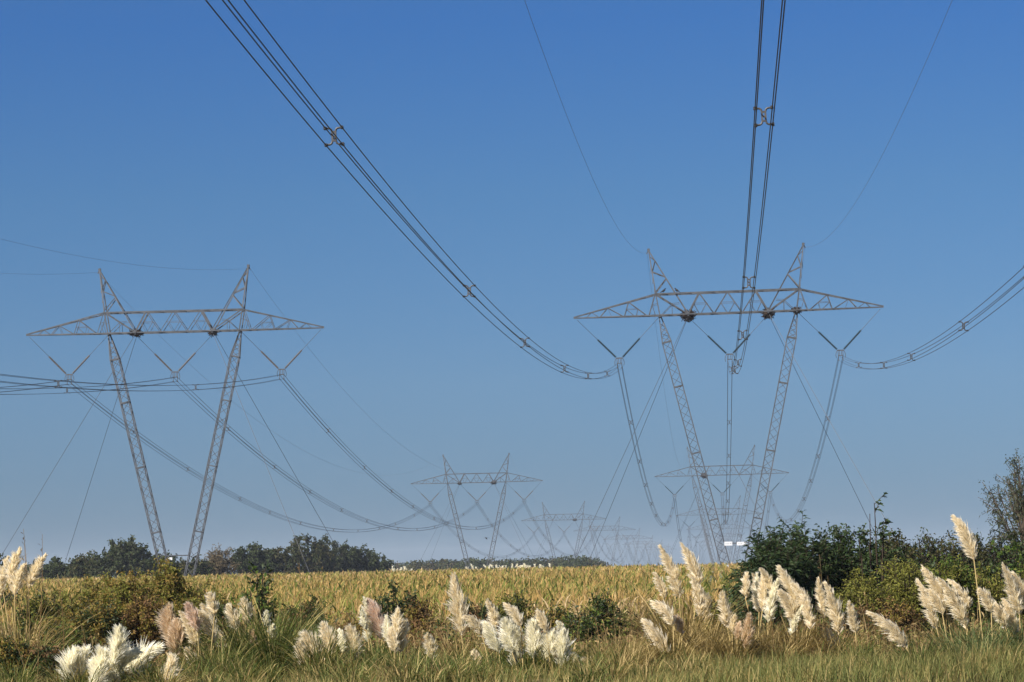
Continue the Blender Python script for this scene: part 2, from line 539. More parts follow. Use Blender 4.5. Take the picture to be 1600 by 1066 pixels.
for ln, L in LINES.items():
    for k in range(-1, L['n'] - 1):
        near = k <= 1
        where = (f'running overhead to the nearest pylon' if k < 0 else f'from the {ORD[k]} to the {ORD[k + 1]} pylon')
        sag = SAG[ln] + (1.0 if k >= 0 else 0)
        for ph in ('left', 'middle', 'right'):
            A, B = ATT[(ln, k, ph)], ATT[(ln, k + 1, ph)]
            root = empty('conductor_bundle', (A + B) / 2 - np.array([0, 0, sag]), f'{ph} bundle of four wires of the {ln}-hand line, {where}', 'power line', 'conductor bundles of the two lines')
            org = np.array(root.location)
            for i in (-1, 1):
                for j in (-1, 1):
                    off = np.array([i * .225, 0, j * .225])
                    n = 70 if k < 1 else 32
                    Geo().tube(sagline(A + off, B + off, sag, n), 0.0165 if k < 0 else .022, 5).build('wire', M['wire'], root, org)
            if k <= 3:
                r = random.Random(str((ln, k, ph)))
                for f in (FR_L if ln == 'left' and k < 0 else FR):
                    f = min(.96, f + (r.uniform(-.012, .012) if k >= 0 else r.uniform(-.004, .004)))
                    p = sagline(A, B, sag, 2001)[int(f * 2000)]
                    so = sp0 if not sp_used else sp0.copy()
                    if sp_used: COL.objects.link(so)
                    sp_used = True
                    so.parent = root
                    so.location = p - org
                    so.rotation_euler = (0, r.uniform(-.06, .06), 0)
        for ph in ('left', 'right'):
            A, B = ATT[(ln, k, 'e' + ph)], ATT[(ln, k + 1, 'e' + ph)]
            o = Geo().tube(sagline(A, B, 11.6, 60 if k < 1 else 28), .0085 if k < 0 else .011, 5).build('earth_wire', M['earth'], None, (A + B) / 2 - np.array([0, 0, 11.6]))
            tag(o, f'thin {ph} earth wire of the {ln}-hand line, {where}', 'wire', 'earth wires of the two lines')

# ------------------------------------------------------------------ nests, birds, signs
for (ln, k), x, z, rx, rz, n, lab in (
        (('right', 0), -4.13, -.1, .78, .62, 190, 'big round stick nest on the left of the nearest right-hand pylon crossarm'),
        (('right', 0), 4.13, -.2, .62, .58, 160, 'dark stick nest right of centre on the nearest right-hand pylon crossarm'),
        (('right', 0), 7.05, .0, .5, .36, 90, 'small stick nest above the right leg of the nearest right-hand pylon'),
        (('left', 0), -4.13, 0, .8, .36, 140, 'flat stick nest on the nearest left-hand pylon, left of centre'),
        (('left', 0), 4.13, -.15, .5, .34, 90, 'small dark nest on the nearest left-hand pylon, right of centre'),
        (('right', 1), -4.13, 0, .85, .7, 170, 'dark round nest on the second right-hand pylon crossarm'),
        (('left', 1), 4.13, -.1, .8, .5, 110, 'dark nest right of centre on the second left-hand pylon'),
        (('left', 1), -4.13, -.1, .5, .4, 70, 'small nest left of centre on the second left-hand pylon'),
        (('left', 2), 4.13, 0, .95, .5, 80, 'broad dark nest on the third left-hand pylon crossarm')):
    nst = make_nest(rx, rz, n, int(abs(x * 100)) + n)
    nst.location = MATS[(ln, k)] @ Vector((x, 0, ZB + z))
    tag(nst, lab, 'nest', 'stick nests on the pylons')


def make_bird(wings=False):
    root = empty('bird', (0, 0, 0), 'x', 'bird')
    pts = np.array([(-.24, 0, .02), (-.16, 0, .05), (-.08, 0, .09), (0, 0, .13), (.07, 0, .18), (.10, 0, .235), (.115, 0, .27), (.15, 0, .285), (.185, 0, .28), (.225, 0, .27)])
    g = Geo().tube(pts, [.022, .03, .062, .085, .08, .05, .048, .045, .022, .004], 10)
    if wings:
        for s in (-1, 1):
            C = np.array([[(.02, s * .05, .16), (.03, s * .2, .22), (-.03, s * .36, .20), (-.10, s * .46, .16)]], float)
            W = np.array([[(.09, 0, 0), (.085, 0, 0), (.06, 0, 0), (.01, 0, 0)]], float)
            g.ribbons(C, W); g.ribbons(C + [0, 0, .012], W)
    g.build('body', M['bird'], root, smooth=True)
    if not wings:
        for s in (-1, 1):
            Geo().bars([(0, s * .03, .07), (.0, s * .03, .0)], [(.0, s * .03, 0), (.05, s * .03, 0)], .012).build('leg', M['bird'], root)
    return root


mw = MATS[('right', 0)]
for x, rz, lab in ((-6.6, 0, 'black bird perched on the top chord, nearer the left peak of the pylon'), (-5.2, 2.6, 'black bird perched on the top chord beside the sloping peak member')):
    bd = make_bird()
    bd.location = mw @ Vector((x, -HY, ZB + 2.3)); bd.rotation_euler = (0, 0, rz); bd.scale = (1.4,) * 3
    tag(bd, lab, 'bird', 'birds on the nearest pylon')
bd = make_bird(True)
bd.location = P(760, 843, 420); bd.rotation_euler = (0, 0, 2.2)
tag(bd, 'small black bird flying low before the second left-hand pylon', 'bird')


def sign(name, mw, x, z, w, h, marks, lab):
    root = empty(name, mw @ Vector((x, -.52, z)), lab, 'sign')
    g = Geo().bars([(-w / 2, 0, 0)], [(w / 2, 0, 0)], 1.0)
    V = g.V[0]; V[:, 1] *= .02; V[:, 2] *= h
    g.build('plate', M['sign_white'], root)
    if marks:
        g = Geo()
        for a, c, b_, d in marks:
            g.bars([(a * w, -.016, b_ * h)], [(c * w, -.016, b_ * h)], d)
        V = np.concatenate(g.V); 
        for i in range(len(g.V)): g.V[i][:, 1] = np.where(g.V[i][:, 1] > -.016, -.0135, -.0165)
        g.build('print', M['sign_mark'], root)
    g = Geo().bars([(-w * .35, .02, h * .45), (w * .35, .02, h * .45)], [(-w * .35, .06, h * .5 + .12), (w * .35, .06, h * .5 + .12)], .03)
    g.build('bracket', M['steel'], root)
    return root


sign('white_sign', MATS[('right', 0)], -.85, 4.72, .82, .40, [(-.36, -.22, 0, .05), (-.14, -.05, .03, .05), (-.02, .1, .03, .04), (.2, .36, 0.03, .07)], 'white plate sign with grey print, left one between the nearest right-hand pylon legs')
sign('white_sign', MATS[('right', 0)], .5, 4.68, .95, .36, [(-.36, -.2, 0, .04), (-.1, .06, 0, .05)], 'white plate sign half behind the dark bush at the right-hand pylon')
sign('white_sign', MATS[('left', 0)], -.72, 4.42, .48, .28, [(-.34, .2, -.12, .02), (-.3, -.05, .16, .015)], 'small white sign hanging from the strut of the nearest left-hand pylon')
sign('marker_plate', MATS[('right', 0)], -.95, 2.45, .5, .22, None, 'small white marker plate low on the nearest right-hand pylon')

# ------------------------------------------------------------------ vegetation generators
def blades(g, base, L, az, t0, k, w, S=5, mi=0, taper=.15):
    """arching grass blades: base (N,3), length, azimuth, tilt at the root, curvature, width"""
    N = len(base)
    s = np.arange(S) / (S - 1)
    th = t0[:, None] + k[:, None] * s[None]
    st = (L / (S - 1))[:, None]
    dx = np.sin(th) * st; dz = np.cos(th) * st
    cx = np.concatenate([np.zeros((N, 1)), np.cumsum(dx[:, :-1], 1)], 1); cz = np.concatenate([np.zeros((N, 1)), np.cumsum(dz[:, :-1], 1)], 1)
    C = base[:, None] + np.stack([cx * np.cos(az)[:, None], cx * np.sin(az)[:, None], cz], -1)
    pr = np.interp(s, [0, .25, .7, 1], [.7, 1, .7, taper])
    tw = rng.uniform(-.8, .8, N)
    side = np.stack([-np.sin(az + tw), np.cos(az + tw), 0 * az], -1)
    W = side[:, None] * (w[:, None] * pr[None] / 2)[..., None]
    g.ribbons(C, W, mi)


def leaves(g, c, d, L, w, mi=0, droop=.3):
    """single leaves: base point c, direction d, length, width (diamond of two quads)"""
    N = len(c)
    d = unit(d)
    n = unit(rng.normal(size=(N, 3)))
    side = unit(np.cross(d, n))
    mid = c + d * (L * .5)[:, None]
    end = c + d * L[:, None]; end[:, 2] -= droop * L
    C = np.stack([c, mid, end], 1)
    W = np.stack([side * (w * .12)[:, None], side * (w * .5)[:, None], side * (w * .06)[:, None]], 1)
    g.ribbons(C, W, mi)


def woody(name, base, h, rx, ry, leaf, label, cat, group=None, nstem=14, ntw=9, nl=14, ll=.07, lw=.03, tw_len=.3, mode='bush', lobes=0, fill=.25,
          seed=0, twig_r=.012, trunk=0, feather=False, root_spread=.35, top_pow=.5, bark='twig', droop=.3, lean=0.0):
    """shrub or tree with stems, twigs and leaves spread through the crown"""
    global rng
    rng = np.random.default_rng(seed)
    base = np.asarray(base, float)
    root = empty(name, base, label, cat, group)
    if not trunk: h = max(h - .55 * tw_len, .5 * h)
    r = np.sqrt(rng.uniform(0, 1, nstem)); a = rng.uniform(0, 2 * np.pi, nstem)
    env = (1 - r ** 2) ** top_pow
    zt = h * (fill + (1 - fill) * env) * rng.uniform(.72, 1.0, nstem)
    zt = np.maximum(zt, trunk + .15 * h)
    T = np.stack([r * np.cos(a) * rx + lean * zt, r * np.sin(a) * ry, zt], 1)
    if trunk:
        S0 = np.tile(np.array([[0, 0, trunk]]), (nstem, 1)); S0[:, 2] *= rng.uniform(.75, 1.1, nstem)
    else:
        S0 = np.stack([r * np.cos(a) * rx * root_spread, r * np.sin(a) * ry * root_spread, 0 * a - .05], 1)
    Cc = S0 * .45 + T * .55; Cc[:, 2] = S0[:, 2] * .3 + T[:, 2] * .7
    Cc[:, :2] += rng.normal(0, .06 * rx, (nstem, 2))
    t = np.linspace(0, 1, 7)[None, :, None]
    St = S0[:, None] * (1 - t) ** 2 + 2 * Cc[:, None] * t * (1 - t) + T[:, None] * t ** 2
    gs = Geo()
    if trunk:
        tp = np.array([(0, 0, -.2), (.02 * h, 0, trunk * .5), (0, 0.01 * h, trunk * 1.05)])
        gs.tube(tp, [.035 * h, .028 * h, .022 * h], 8)
    for i in range(nstem):
        gs.tube(St[i], np.linspace(twig_r * 2.2, twig_r * .6, 7), 5)
    # twigs
    n = nstem * ntw
    si = np.repeat(np.arange(nstem), ntw)
    f = rng.uniform(.35, 1.0, n) if not trunk else rng.uniform(.45, 1.0, n)
    q = f * 6; i0 = np.minimum(q.astype(int), 5); fr = (q - i0)[:, None]
    B = St[si, i0] * (1 - fr) + St[si, i0 + 1] * fr
    out = B - np.array([lean * h * .5, 0, h * .35]); out = out / np.array([rx, ry, h])
    d = unit(unit(out) * .75 + rng.normal(0, .55, (n, 3)) + [0, 0, .25])
    tl = tw_len * rng.uniform(.5, 1.3, n)
    E = B + d * tl[:, None]
    gs.bars(B, E, twig_r * .7)
    gs.build('trunk' if trunk else 'stem', M[bark], root)
    # leaves
    N = n * nl
    ti = np.repeat(np.arange(n), nl)
    ft = rng.uniform(.15, 1.05, N)
    c = B[ti] + (E - B)[ti] * ft[:, None]
    if feather:
        sd = unit(np.cross(d[ti], unit(rng.normal(0, .25, (N, 3)) + [0, 0, 1]))) * rng.choice([-1, 1], N)[:, None]
        dd = d[ti] * .55 + sd * .85 + rng.normal(0, .15, (N, 3))
    else:
        c = c + rng.normal(0, tw_len * .12, (N, 3))
        dd = d[ti] * .5 + rng.normal(0, .7, (N, 3)) + [0, 0, .15]
    g = Geo()
    lm = leaf if isinstance(leaf, (list, tuple)) else [leaf]
    mi = rng.integers(0, len(lm), n)[ti]
    leaves(g, c, dd, ll * rng.uniform(.6, 1.3, N), lw * rng.uniform(.7, 1.3, N), mi, droop)
    g.build('crown' if trunk else 'foliage', [M[x] for x in lm], root)
    return root


def top_h(px, ytop, D, x=None):
    z = float(P(px, ytop, D)[2])
    xx = gx(px, D)
    gz = float(ground(xx, D))
    return (xx, D, gz), z - gz


def shrub(name, px, D, ytop, halfpx, leaf, label, cat='shrub', depth=None, **kw):
    b, h = top_h(px, ytop, D)
    rx = halfpx * D / F_PX
    return woody(name, b, h, rx, depth or rx * .8, leaf, label, cat, **kw)


# ------------------------------------------------------------------ far trees
G_T = 'trees behind the left-hand pylon'
tree_kw = dict(trunk=.9, bark='bark', twig_r=.045, nl=17, ntw=10, ll=.40, lw=.25, tw_len=1.0, fill=.14, top_pow=.42)
TREES = [
    (58, 430, 884, 34, ['tree_leaf'], 'low dark tree at the left end of the far tree line'),
    (97, 430, 876, 30, ['tree_leaf'], 'low dark tree just left of the left guy wire foot'),
    (135, 425, 868, 32, ['tree_leaf', 'tree_olive'], 'dark tree beside the left guy wire, lower than its neighbour'),
    (197, 415, 844, 50, ['tree_leaf', 'tree_grey'], 'broad rounded dark tree left of the nearest left-hand pylon legs'),
    (252, 425, 864, 30, ['tree_leaf'], 'dark tree directly behind the left-hand pylon legs'),
    (300, 425, 872, 28, ['tree_leaf', 'tree_olive'], 'small dark tree just right of the left-hand pylon legs'),
    (343, 430, 860, 32, ['tree_dry'], 'brownish half bare tree between pylon legs and the tallest wood'),
    (393, 480, 850, 36, ['tree_leaf'], 'dark rounded tree at the left shoulder of the tall wood'),
    (430, 500, 848, 34, ['tree_leaf', 'tree_olive'], 'dark tree left of the tallest tree in the wood'),
    (480, 505, 832, 44, ['tree_olive', 'tree_leaf'], 'tallest tree of the far wood with a wide olive crown'),
    (520, 515, 838, 32, ['tree_grey', 'tree_leaf'], 'lighter feathery tree right beside the tallest tree'),
    (553, 520, 850, 32, ['tree_leaf'], 'dark rounded tree sloping down right of the tallest one'),
    (590, 535, 865, 24, ['tree_leaf'], 'small round dark tree ending the wood on its right'),
]
for i, (px, D, yt, hw_, lf, lab) in enumerate(TREES):
    kw = dict(tree_kw)
    kw['nstem'] = int(24 + hw_ * .8)
    if 'dry' in lf[0]:
        kw.update(ll=.3, lw=.14, nl=10)
    shrub('tree', px, D, yt, hw_ * 1.05, lf, lab, 'tree', group=G_T, seed=100 + i, **kw)

# far wood read as one mass
rng = np.random.default_rng(5)
g = Geo(); gt = Geo()
for i in range(46):
    px = 602 + (943 - 602) * (i + rng.uniform(-.4, .4)) / 45
    D = rng.uniform(900, 1010)
    ytop = np.interp(px, [600, 640, 700, 740, 800, 840, 870, 900, 915, 930, 945], [881, 877, 873, 871, 873, 871, 869, 868, 869, 872, 880]) + rng.uniform(-1.5, 2.5)
    b, h = top_h(px, ytop, D)
    h = max(h, 4)
    rx = rng.uniform(2.6, 4.2)
    n = 800
    th = rng.uniform(0, 2 * np.pi, n); cz = rng.uniform(-.7, 1, n); rr = rng.uniform(.55, 1.02, n)
    sr = np.sqrt(1 - cz ** 2) * rr
    c = np.stack([np.cos(th) * sr * rx, np.sin(th) * sr * rx, h * .56 + cz * h * .44 * rr], 1) + np.array(b)
    c += (np.sin(th * 3 + i)[:, None] * .12 * rx) * np.stack([np.cos(th), np.sin(th), .3 + 0 * th], 1)
    leaves(g, c, rng.normal(size=(n, 3)), rng.uniform(.5, .95, n), rng.uniform(.35, .6, n), rng.integers(0, 3, n) * (i % 2) // 2 + (i % 3 == 0))
    gt.tube(np.array([b, np.array(b) + [0, 0, h * .6]]), [.25, .12], 6)
g.add(np.concatenate(gt.V), np.concatenate(gt.F), 2)
tag(g.build('far_wood', [M['tree_leaf'], M['tree_olive'], M['bark']]), 'low dark wood along the skyline behind the second left-hand pylon', 'wood', kind='stuff')

# ------------------------------------------------------------------ right hand trees and hedge
b, h = top_h(1606, 704, 128)
woody('tree', b, h, 1.7, 1.7, ['tree_grey'], 'feathery fine-leaved tree rising over the hedge at the right edge', 'tree', seed=301, trunk=2.2, bark='bark', twig_r=.022,
      nstem=36, ntw=12, nl=11, ll=.14, lw=.045, tw_len=.65, fill=.5, top_pow=.3, droop=.5)
b, h = top_h(2, 850, 120)
woody('tree', (b[0] - .5, b[1], b[2]), h, .9, 1.0, ['tree_leaf'], 'dark shrubby tree cut by the left edge behind white plumes', 'tree', seed=303, trunk=.8, bark='bark', twig_r=.02,
      nstem=16, ntw=8, nl=12, ll=.14, lw=.07, tw_len=.5)
HEDGE = [(1395, 112, 829, 46, ['dark_leaf', 'tree_olive'], 'dark hedge bush right behind the feathery bush'),
         (1440, 116, 822, 44, ['tree_olive', 'dark_leaf'], 'dark hedge bush left of the tallest plume'),
         (1492, 118, 822, 46, ['tree_olive', 'dark_leaf'], 'dark hedge bush directly behind the tallest plume'),
         (1545, 118, 817, 46, ['tree_olive', 'dark_leaf'], 'dark hedge bush below the fine-leaved tree'),
         (1600, 118, 812, 46, ['tree_olive', 'dark_leaf'], 'dark hedge bush at the right edge under the tree')]
for i, (px, D, yt, hw_, lf, lab) in enumerate(HEDGE):
    shrub('hedge_bush', px, D, yt, hw_, lf, lab, 'bush', group='hedge on the right', seed=320 + i, nstem=70, ntw=9, nl=13, ll=.12, lw=.06, tw_len=.42, fill=.55, twig_r=.014)
for i, (px, yt, hw_, lab) in enumerate([(1432, 846, 30, 'leafy bright green bush below the hedge, left of the tallest plume'), (1545, 842, 34, 'leafy bright green bush right of the tallest plume'),
                                        (1592, 840, 26, 'leafy bright green bush at the right edge below the tree')]):
    shrub('green_bush', px, 100, yt, hw_, ['green_leaf', 'dark_leaf'], lab, 'bush', group='bright green bushes before the hedge', seed=340 + i, nstem=26, ntw=8, nl=10, ll=.15, lw=.09, tw_len=.35, fill=.5)

# big dark feathery bush in front of the right-hand pylon
FE = dict(feather=True, ll=.15, lw=.032, nl=30, ntw=12, tw_len=.62, fill=.3, twig_r=.012, droop=.35)
for i, (px, D, yt, hw_, lf, lab, ns) in enumerate([
        (1210, 64, 806, 40, ['acacia'], 'dark feathery bush reaching in front of the right-hand pylon legs', 58),
        (1254, 66, 800, 52, ['acacia', 'dark_leaf'], 'tall dark feathery bush behind the middle of the pale plumes', 64),
        (1322, 67, 812, 60, ['dark_leaf', 'acacia'], 'dense dark bush behind the olive scrub', 84),
        (1390, 70, 818, 44, ['dark_leaf', 'tree_olive'], 'dense dark bush with thin leafy tips above the arching plume', 62)]):
    kw = dict(FE)
    if i >= 2: kw.update(feather=False, ll=.085, lw=.045, nl=24, tw_len=.4, fill=.5)
    shrub('feathery_bush' if i < 2 else 'dark_bush', px, D, yt, hw_, lf, lab, 'bush', seed=360 + i, nstem=ns, group='dark bushes right of the maize', depth=1.1, **kw)
# sprig rising above the dark bush
shrub('leafy_sapling', 1366, 65, 764, 24, ['acacia'], 'slender sapling poking above the dark bush', 'sapling', seed=371, nstem=9, ntw=8, nl=14, feather=True, ll=.12, lw=.045, tw_len=.3, fill=.74, root_spread=.8)

OL = dict(nstem=92, ntw=9, nl=19, ll=.066, lw=.027, tw_len=.26, fill=.55, twig_r=.008)
for i, (px, D, yt, hw_, lf, lab) in enumerate([
        (1345, 60, 886, 48, ['olive_leaf'], 'yellow green scrub bush right behind the pair of upright plumes'),
        (1415, 61, 864, 50, ['olive_leaf'], 'yellow green scrub bush left of the tallest plume'),
        (1475, 62, 858, 46, ['olive_leaf', 'green_leaf'], 'yellow green scrub bush around the stem of the tallest plume'),
        (1535, 63, 876, 46, ['olive_leaf'], 'yellow green scrub bush right of the tallest plume'),
        (1600, 63, 884, 44, ['olive_leaf'], 'yellow green scrub bush at the right edge'),
        (1385, 57.5, 934, 44, ['russet_leaf', 'brown_leaf'], 'russet twiggy scrub behind the arching plume'),
        (1322, 57, 955, 34, ['russet_leaf', 'dark_leaf'], 'dark russet scrub between upright plumes and arching plume')]):
    shrub('scrub_bush', px, D, yt, hw_, lf, lab, 'shrub', seed=380 + i, group='scrub bushes on the right', **OL)

# left scrub
for i, (px, D, yt, hw_, lf, lab) in enumerate([
        (255, 61, 862, 42, ['brown_leaf', 'olive_leaf'], 'tallest yellowish brown scrub in front of the left-hand pylon legs'),
        (315, 63, 896, 36, ['brown_leaf', 'olive_leaf'], 'brownish scrub just right of the left-hand pylon legs'),
        (195, 60, 882, 46, ['brown_leaf', 'olive_leaf'], 'brown autumn scrub left of the left-hand pylon legs'),
        (135, 62, 896, 42, ['brown_leaf', 'olive_leaf'], 'brown green scrub right of the far left white plumes'),
        (75, 62, 915, 42, ['olive_leaf', 'dark_leaf'], 'olive scrub behind the far left plumes'),
        (225, 56.5, 925, 50, ['brown_leaf', 'russet_leaf'], 'russet brown scrub left of the tan plume group'),
        (150, 56, 938, 46, ['brown_leaf', 'dark_leaf'], 'dark brown scrub above the big white bottom plumes'),
        (85, 55, 968, 46, ['dark_leaf', 'brown_leaf', 'green_leaf'], 'dark low scrub in the bottom left corner'),
        (20, 54, 985, 40, ['dark_leaf', 'green_leaf'], 'dark green scrub below the far left plumes'),
        (12, 48.5, 1000, 34, ['dark_leaf', 'brown_leaf'], 'dark twiggy scrub at the very bottom left corner'),
        (66, 48.5, 1012, 36, ['dark_leaf', 'russet_leaf'], 'dark twiggy scrub left of the big white bottom plumes'),
        (290, 57, 925, 38, ['brown_leaf', 'olive_leaf'], 'brown scrub behind the tan plume group')]):
    shrub('scrub_bush', px, D, yt, hw_, lf, lab, 'shrub', seed=420 + i, group='scrub bushes on the left', **OL)

# middle bushes and the sapling
shrub('dark_bush', 618, 70, 905, 40, ['dark_leaf'], 'compact dark bush at the edge of the maize', 'bush', seed=450, nstem=34, ntw=9, nl=16, ll=.09, lw=.05, tw_len=.28, fill=.45)
shrub('dark_bush', 935, 57, 928, 50, ['dark_leaf', 'dark_leaf', 'weed_leaf'], 'dark bush among dry weeds right of the white plume cluster', 'bush', seed=451, nstem=64, ntw=9, nl=16, ll=.075, lw=.03, tw_len=.3, fill=.3)
shrub('dark_bush', 1138, 66, 906, 24, ['dark_leaf', 'weed_leaf'], 'small dark bush left of the feathery bush at the maize edge', 'bush', seed=452, nstem=20, ntw=7, nl=12, ll=.08, lw=.04, tw_len=.22, fill=.4)
shrub('dark_bush', 352, 62, 916, 26, ['dark_leaf', 'weed_leaf'], 'small dark bush below the sapling', 'bush', seed=453, nstem=18, ntw=7, nl=10, ll=.1, lw=.05, tw_len=.25, fill=.4)
shrub('leafy_sapling', 402, 62, 866, 32, ['green_leaf', 'dark_leaf'], 'thin leafy sapling standing before the maize field', 'sapling', seed=454, nstem=9, ntw=6, nl=9, ll=.13, lw=.05, tw_len=.28, fill=.45, root_spread=.1)

for i, (px, D, yt, hw_, lf, lab) in enumerate([
        (470, 58.5, 930, 44, ['dark_leaf', 'russet_leaf'], 'dark weedy scrub behind the green arching blades'),
        (548, 58, 952, 34, ['russet_leaf', 'brown_leaf'], 'russet weedy scrub left of the pinkish plume'),
        (655, 58.5, 930, 30, ['russet_leaf', 'brown_leaf'], 'russet stems beside the compact dark bush'),
        (745, 59, 932, 28, ['russet_leaf', 'dark_leaf'], 'reddish dark weeds just right of the tall centre plume'),
        (800, 60, 915, 40, ['olive_leaf', 'dark_leaf'], 'dark olive weeds behind the white plume cluster'),
        (868, 59, 940, 30, ['brown_leaf', 'dark_leaf'], 'brown weeds between the white cluster and the dark bush'),
        (1012, 57, 955, 30, ['dark_leaf', 'russet_leaf'], 'dark weeds left of the low leaning plumes'),
        (1112, 58, 930, 30, ['dark_leaf', 'olive_leaf'], 'dark green weeds right of the tallest slanting plumes')]):
    kw = dict(OL); kw.update(nstem=48, ll=.075, lw=.026, fill=.35)
    shrub('weed_bush', px, D, yt, hw_, lf, lab, 'shrub', seed=470 + i, group='weedy scrub before the maize', **kw)

# ------------------------------------------------------------------ maize field
rng = np.random.default_rng(21)


def maize(ys, xs, hs, nleaf, lod):
    """plants given by position and height; lod 0 near, 1 middle, 2 far"""
    n = len(xs)
    z = ground(xs, ys)
    base = np.stack([xs, ys, z], 1)
    # patches of greener plants
    gp = np.sin(xs * .21 + 1.3) * np.sin(ys * .13 + xs * .05) + .5 * np.sin(xs * .6 - ys * .31)
    S = 5 if lod == 0 else 3
    wl = [.06, .10, .17][lod]
    # stalks
    if lod < 2:
        top = base + np.stack([rng.normal(0, .05, n), rng.normal(0, .05, n), hs * .93], 1)
        C = np.stack([base, (base + top) / 2, top], 1)
        W = np.broadcast_to(np.array([1.0, .2, 0]), C.shape) * .012
        G_C.ribbons(C, W, np.where(rng.uniform(size=n) < .5, 1, 0))
    for k in range(nleaf):
        f = (k + rng.uniform(0, 1, n)) / nleaf
        b = base.copy(); b[:, 2] += hs * (.22 + .66 * f) if lod < 2 else hs * (.5 + .42 * f)
        L = (.75 - .25 * np.abs(f - .45)) * rng.uniform(.7, 1.15, n)
        edge = np.clip((ys - 85) / 16 + .25 * np.sin(xs * .5), 0, 1)         # the front rows are dry
        pg = np.clip(.52 + .3 * gp + .25 * (f - .5), .02, .8) * (.25 + .75 * edge) * np.clip(1.45 - (ys - 110) / 150, .12, 1.35)
        u = rng.uniform(size=n)
        mi = np.where(u < pg, 2, np.where(u < pg + .12 + .28 * edge, 1, 0))
        dry = mi == 0
        blades(G_C, b, L, rng.uniform(0, 2 * np.pi, n), rng.uniform(.12, .5, n), np.where(dry, rng.uniform(.9, 2.6, n), rng.uniform(.5, 1.7, n)), np.full(n, wl) * rng.uniform(.7, 1.2, n), S, mi)
    # tassel
    nt = [5, 3, 2][lod]
    for k in range(nt):
        b = base.copy(); b[:, 2] += hs * .92
        blades(G_C, b, hs * .12 * rng.uniform(.8, 1.3, n) + .05, rng.uniform(0, 2 * np.pi, n), rng.uniform(0, .55, n), rng.uniform(0, .9, n), np.full(n, [.014, .03, .06][lod]), 3, 3, .5)


def field(y0, y1, dens, px0=-150, px1=1760):
    n = int((y1 - y0) * ((px1 - px0) * (y0 + y1) / 2 / F_PX + 8) * dens)
    ys = np.sqrt(rng.uniform(0, 1, n) * (y1 ** 2 - y0 ** 2) + y0 ** 2)
    xs = (rng.uniform(px0, px1, n) - 1119) * ys / F_PX + rng.uniform(-4, 4, n)
    xs = np.round(xs / .7) * .7 + rng.normal(0, .07, n)      # rows
    return ys, xs


G_C = Geo()
ys, xs = field(79, 130, 2.7)
keep = (ys > 79 + 2.5 * np.sin(xs * .3) + rng.normal(0, .8, len(xs)) - 1)
ys, xs = ys[keep], xs[keep]
maize(ys, xs, 1.92 * rng.uniform(.8, 1.1, len(xs)), 8, 0)
ys, xs = field(130, 240, 1.5)
maize(ys, xs, 1.98 * rng.uniform(.85, 1.08, len(xs)), 6, 1)
ys, xs = field(240, 430, .8)
maize(ys, xs, 2.0 * rng.uniform(.86, 1.07, len(xs)), 4, 2)
tag(G_C.build('maize_crop', [M['corn_dry'], M['corn_mid'], M['corn_green'], M['corn_tassel']]), 'ripening tan and green maize filling the field', 'crop', kind='stuff')

# ------------------------------------------------------------------ verge grass, weeds
rng = np.random.default_rng(31)


def scatter(y0, y1, n, px0=-230, px1=1830):
    ys = rng.uniform(y0, y1, n)
    xs = (rng.uniform(px0, px1, n) - 1119) * ys / F_PX
    return xs, ys, np.stack([xs, ys, ground(xs, ys)], 1)


g = Geo()
n = 74000
xs, ys, b = scatter(40.5, 57, n)
keep = (xs / ys * F_PX + 1119 > 960 + 60 * np.sin(ys * 2)) | (rng.uniform(size=n) < .4)
xs, ys, b = xs[keep], ys[keep], b[keep]; n = len(b)
cl = np.sin(xs * 2.1 + ys * .7) * np.sin(xs * .9 - ys * 1.3)
px = xs / ys * F_PX + 1119
right = np.clip((px - 1000) / 120, 0, 1)
L = (.10 + .16 * rng.uniform(size=n) ** 1.5 + .06 * cl + (.07 + .05 * np.sin(xs * 3.1 + ys)) * right * (ys < 49.5)) * np.where(ys > 50, .8, 1)
mi = np.where(rng.uniform(size=n) < np.clip(.38 - .2 * right + .25 * cl + .35 * right * np.sin(xs * 1.7 + 1) * np.sin(ys * 1.9 + xs * .6), .05, .95), 1, 0)
blades(g, b, L * 1.3, rng.uniform(0, 2 * np.pi, n), rng.uniform(0, .5, n), rng.uniform(.1, 1.3, n), rng.uniform(.006, .012, n), 4, mi)
nc = 640                       # rough tufts of longer arching blades
xs, ys, bc = scatter(44, 55.5, nc)
pxc = xs / ys * F_PX + 1119
ok = ((pxc < 1040) & ((pxc > 260) | (rng.uniform(size=nc) < .35))) | (rng.uniform(size=nc) < np.where(ys > 49.8, .65, .45))
bc, pxc, ys = bc[ok], pxc[ok], ys[ok]; nc = len(bc)
nb_ = 75
a = rng.uniform(0, 2 * np.pi, nc * nb_); rr = .16 * np.sqrt(rng.uniform(0, 1, nc * nb_))
b = np.repeat(bc, nb_, 0) + np.stack([rr * np.cos(a), rr * np.sin(a), 0 * a - .02], 1)
Lc = np.repeat(rng.uniform(.28, .68, nc) * np.where(pxc > 1040, .8, 1) * np.where((pxc > 735) & (pxc < 900) & (ys < 49.5), .55, 1), nb_)
dryc = np.repeat(np.clip(rng.normal(.3, .25, nc) + (pxc > 940) * .35, 0, 1), nb_)
u = rng.uniform(size=nc * nb_)
mi = np.where(u < dryc, 3, 2)
blades(g, b, Lc * rng.uniform(.5, 1.15, nc * nb_), a + rng.normal(0, .5, nc * nb_), rng.uniform(.05, .5, nc * nb_), rng.uniform(.5, 2.1, nc * nb_), rng.uniform(.009, .019, nc * nb_), 6, mi)
tag(g.build('verge_grass', [M['grass'], M['grass_dry'], M['pampas_blade'], M['pampas_blade_dry']]), 'fine green and straw grass along the bottom of the picture', 'grass', kind='stuff')

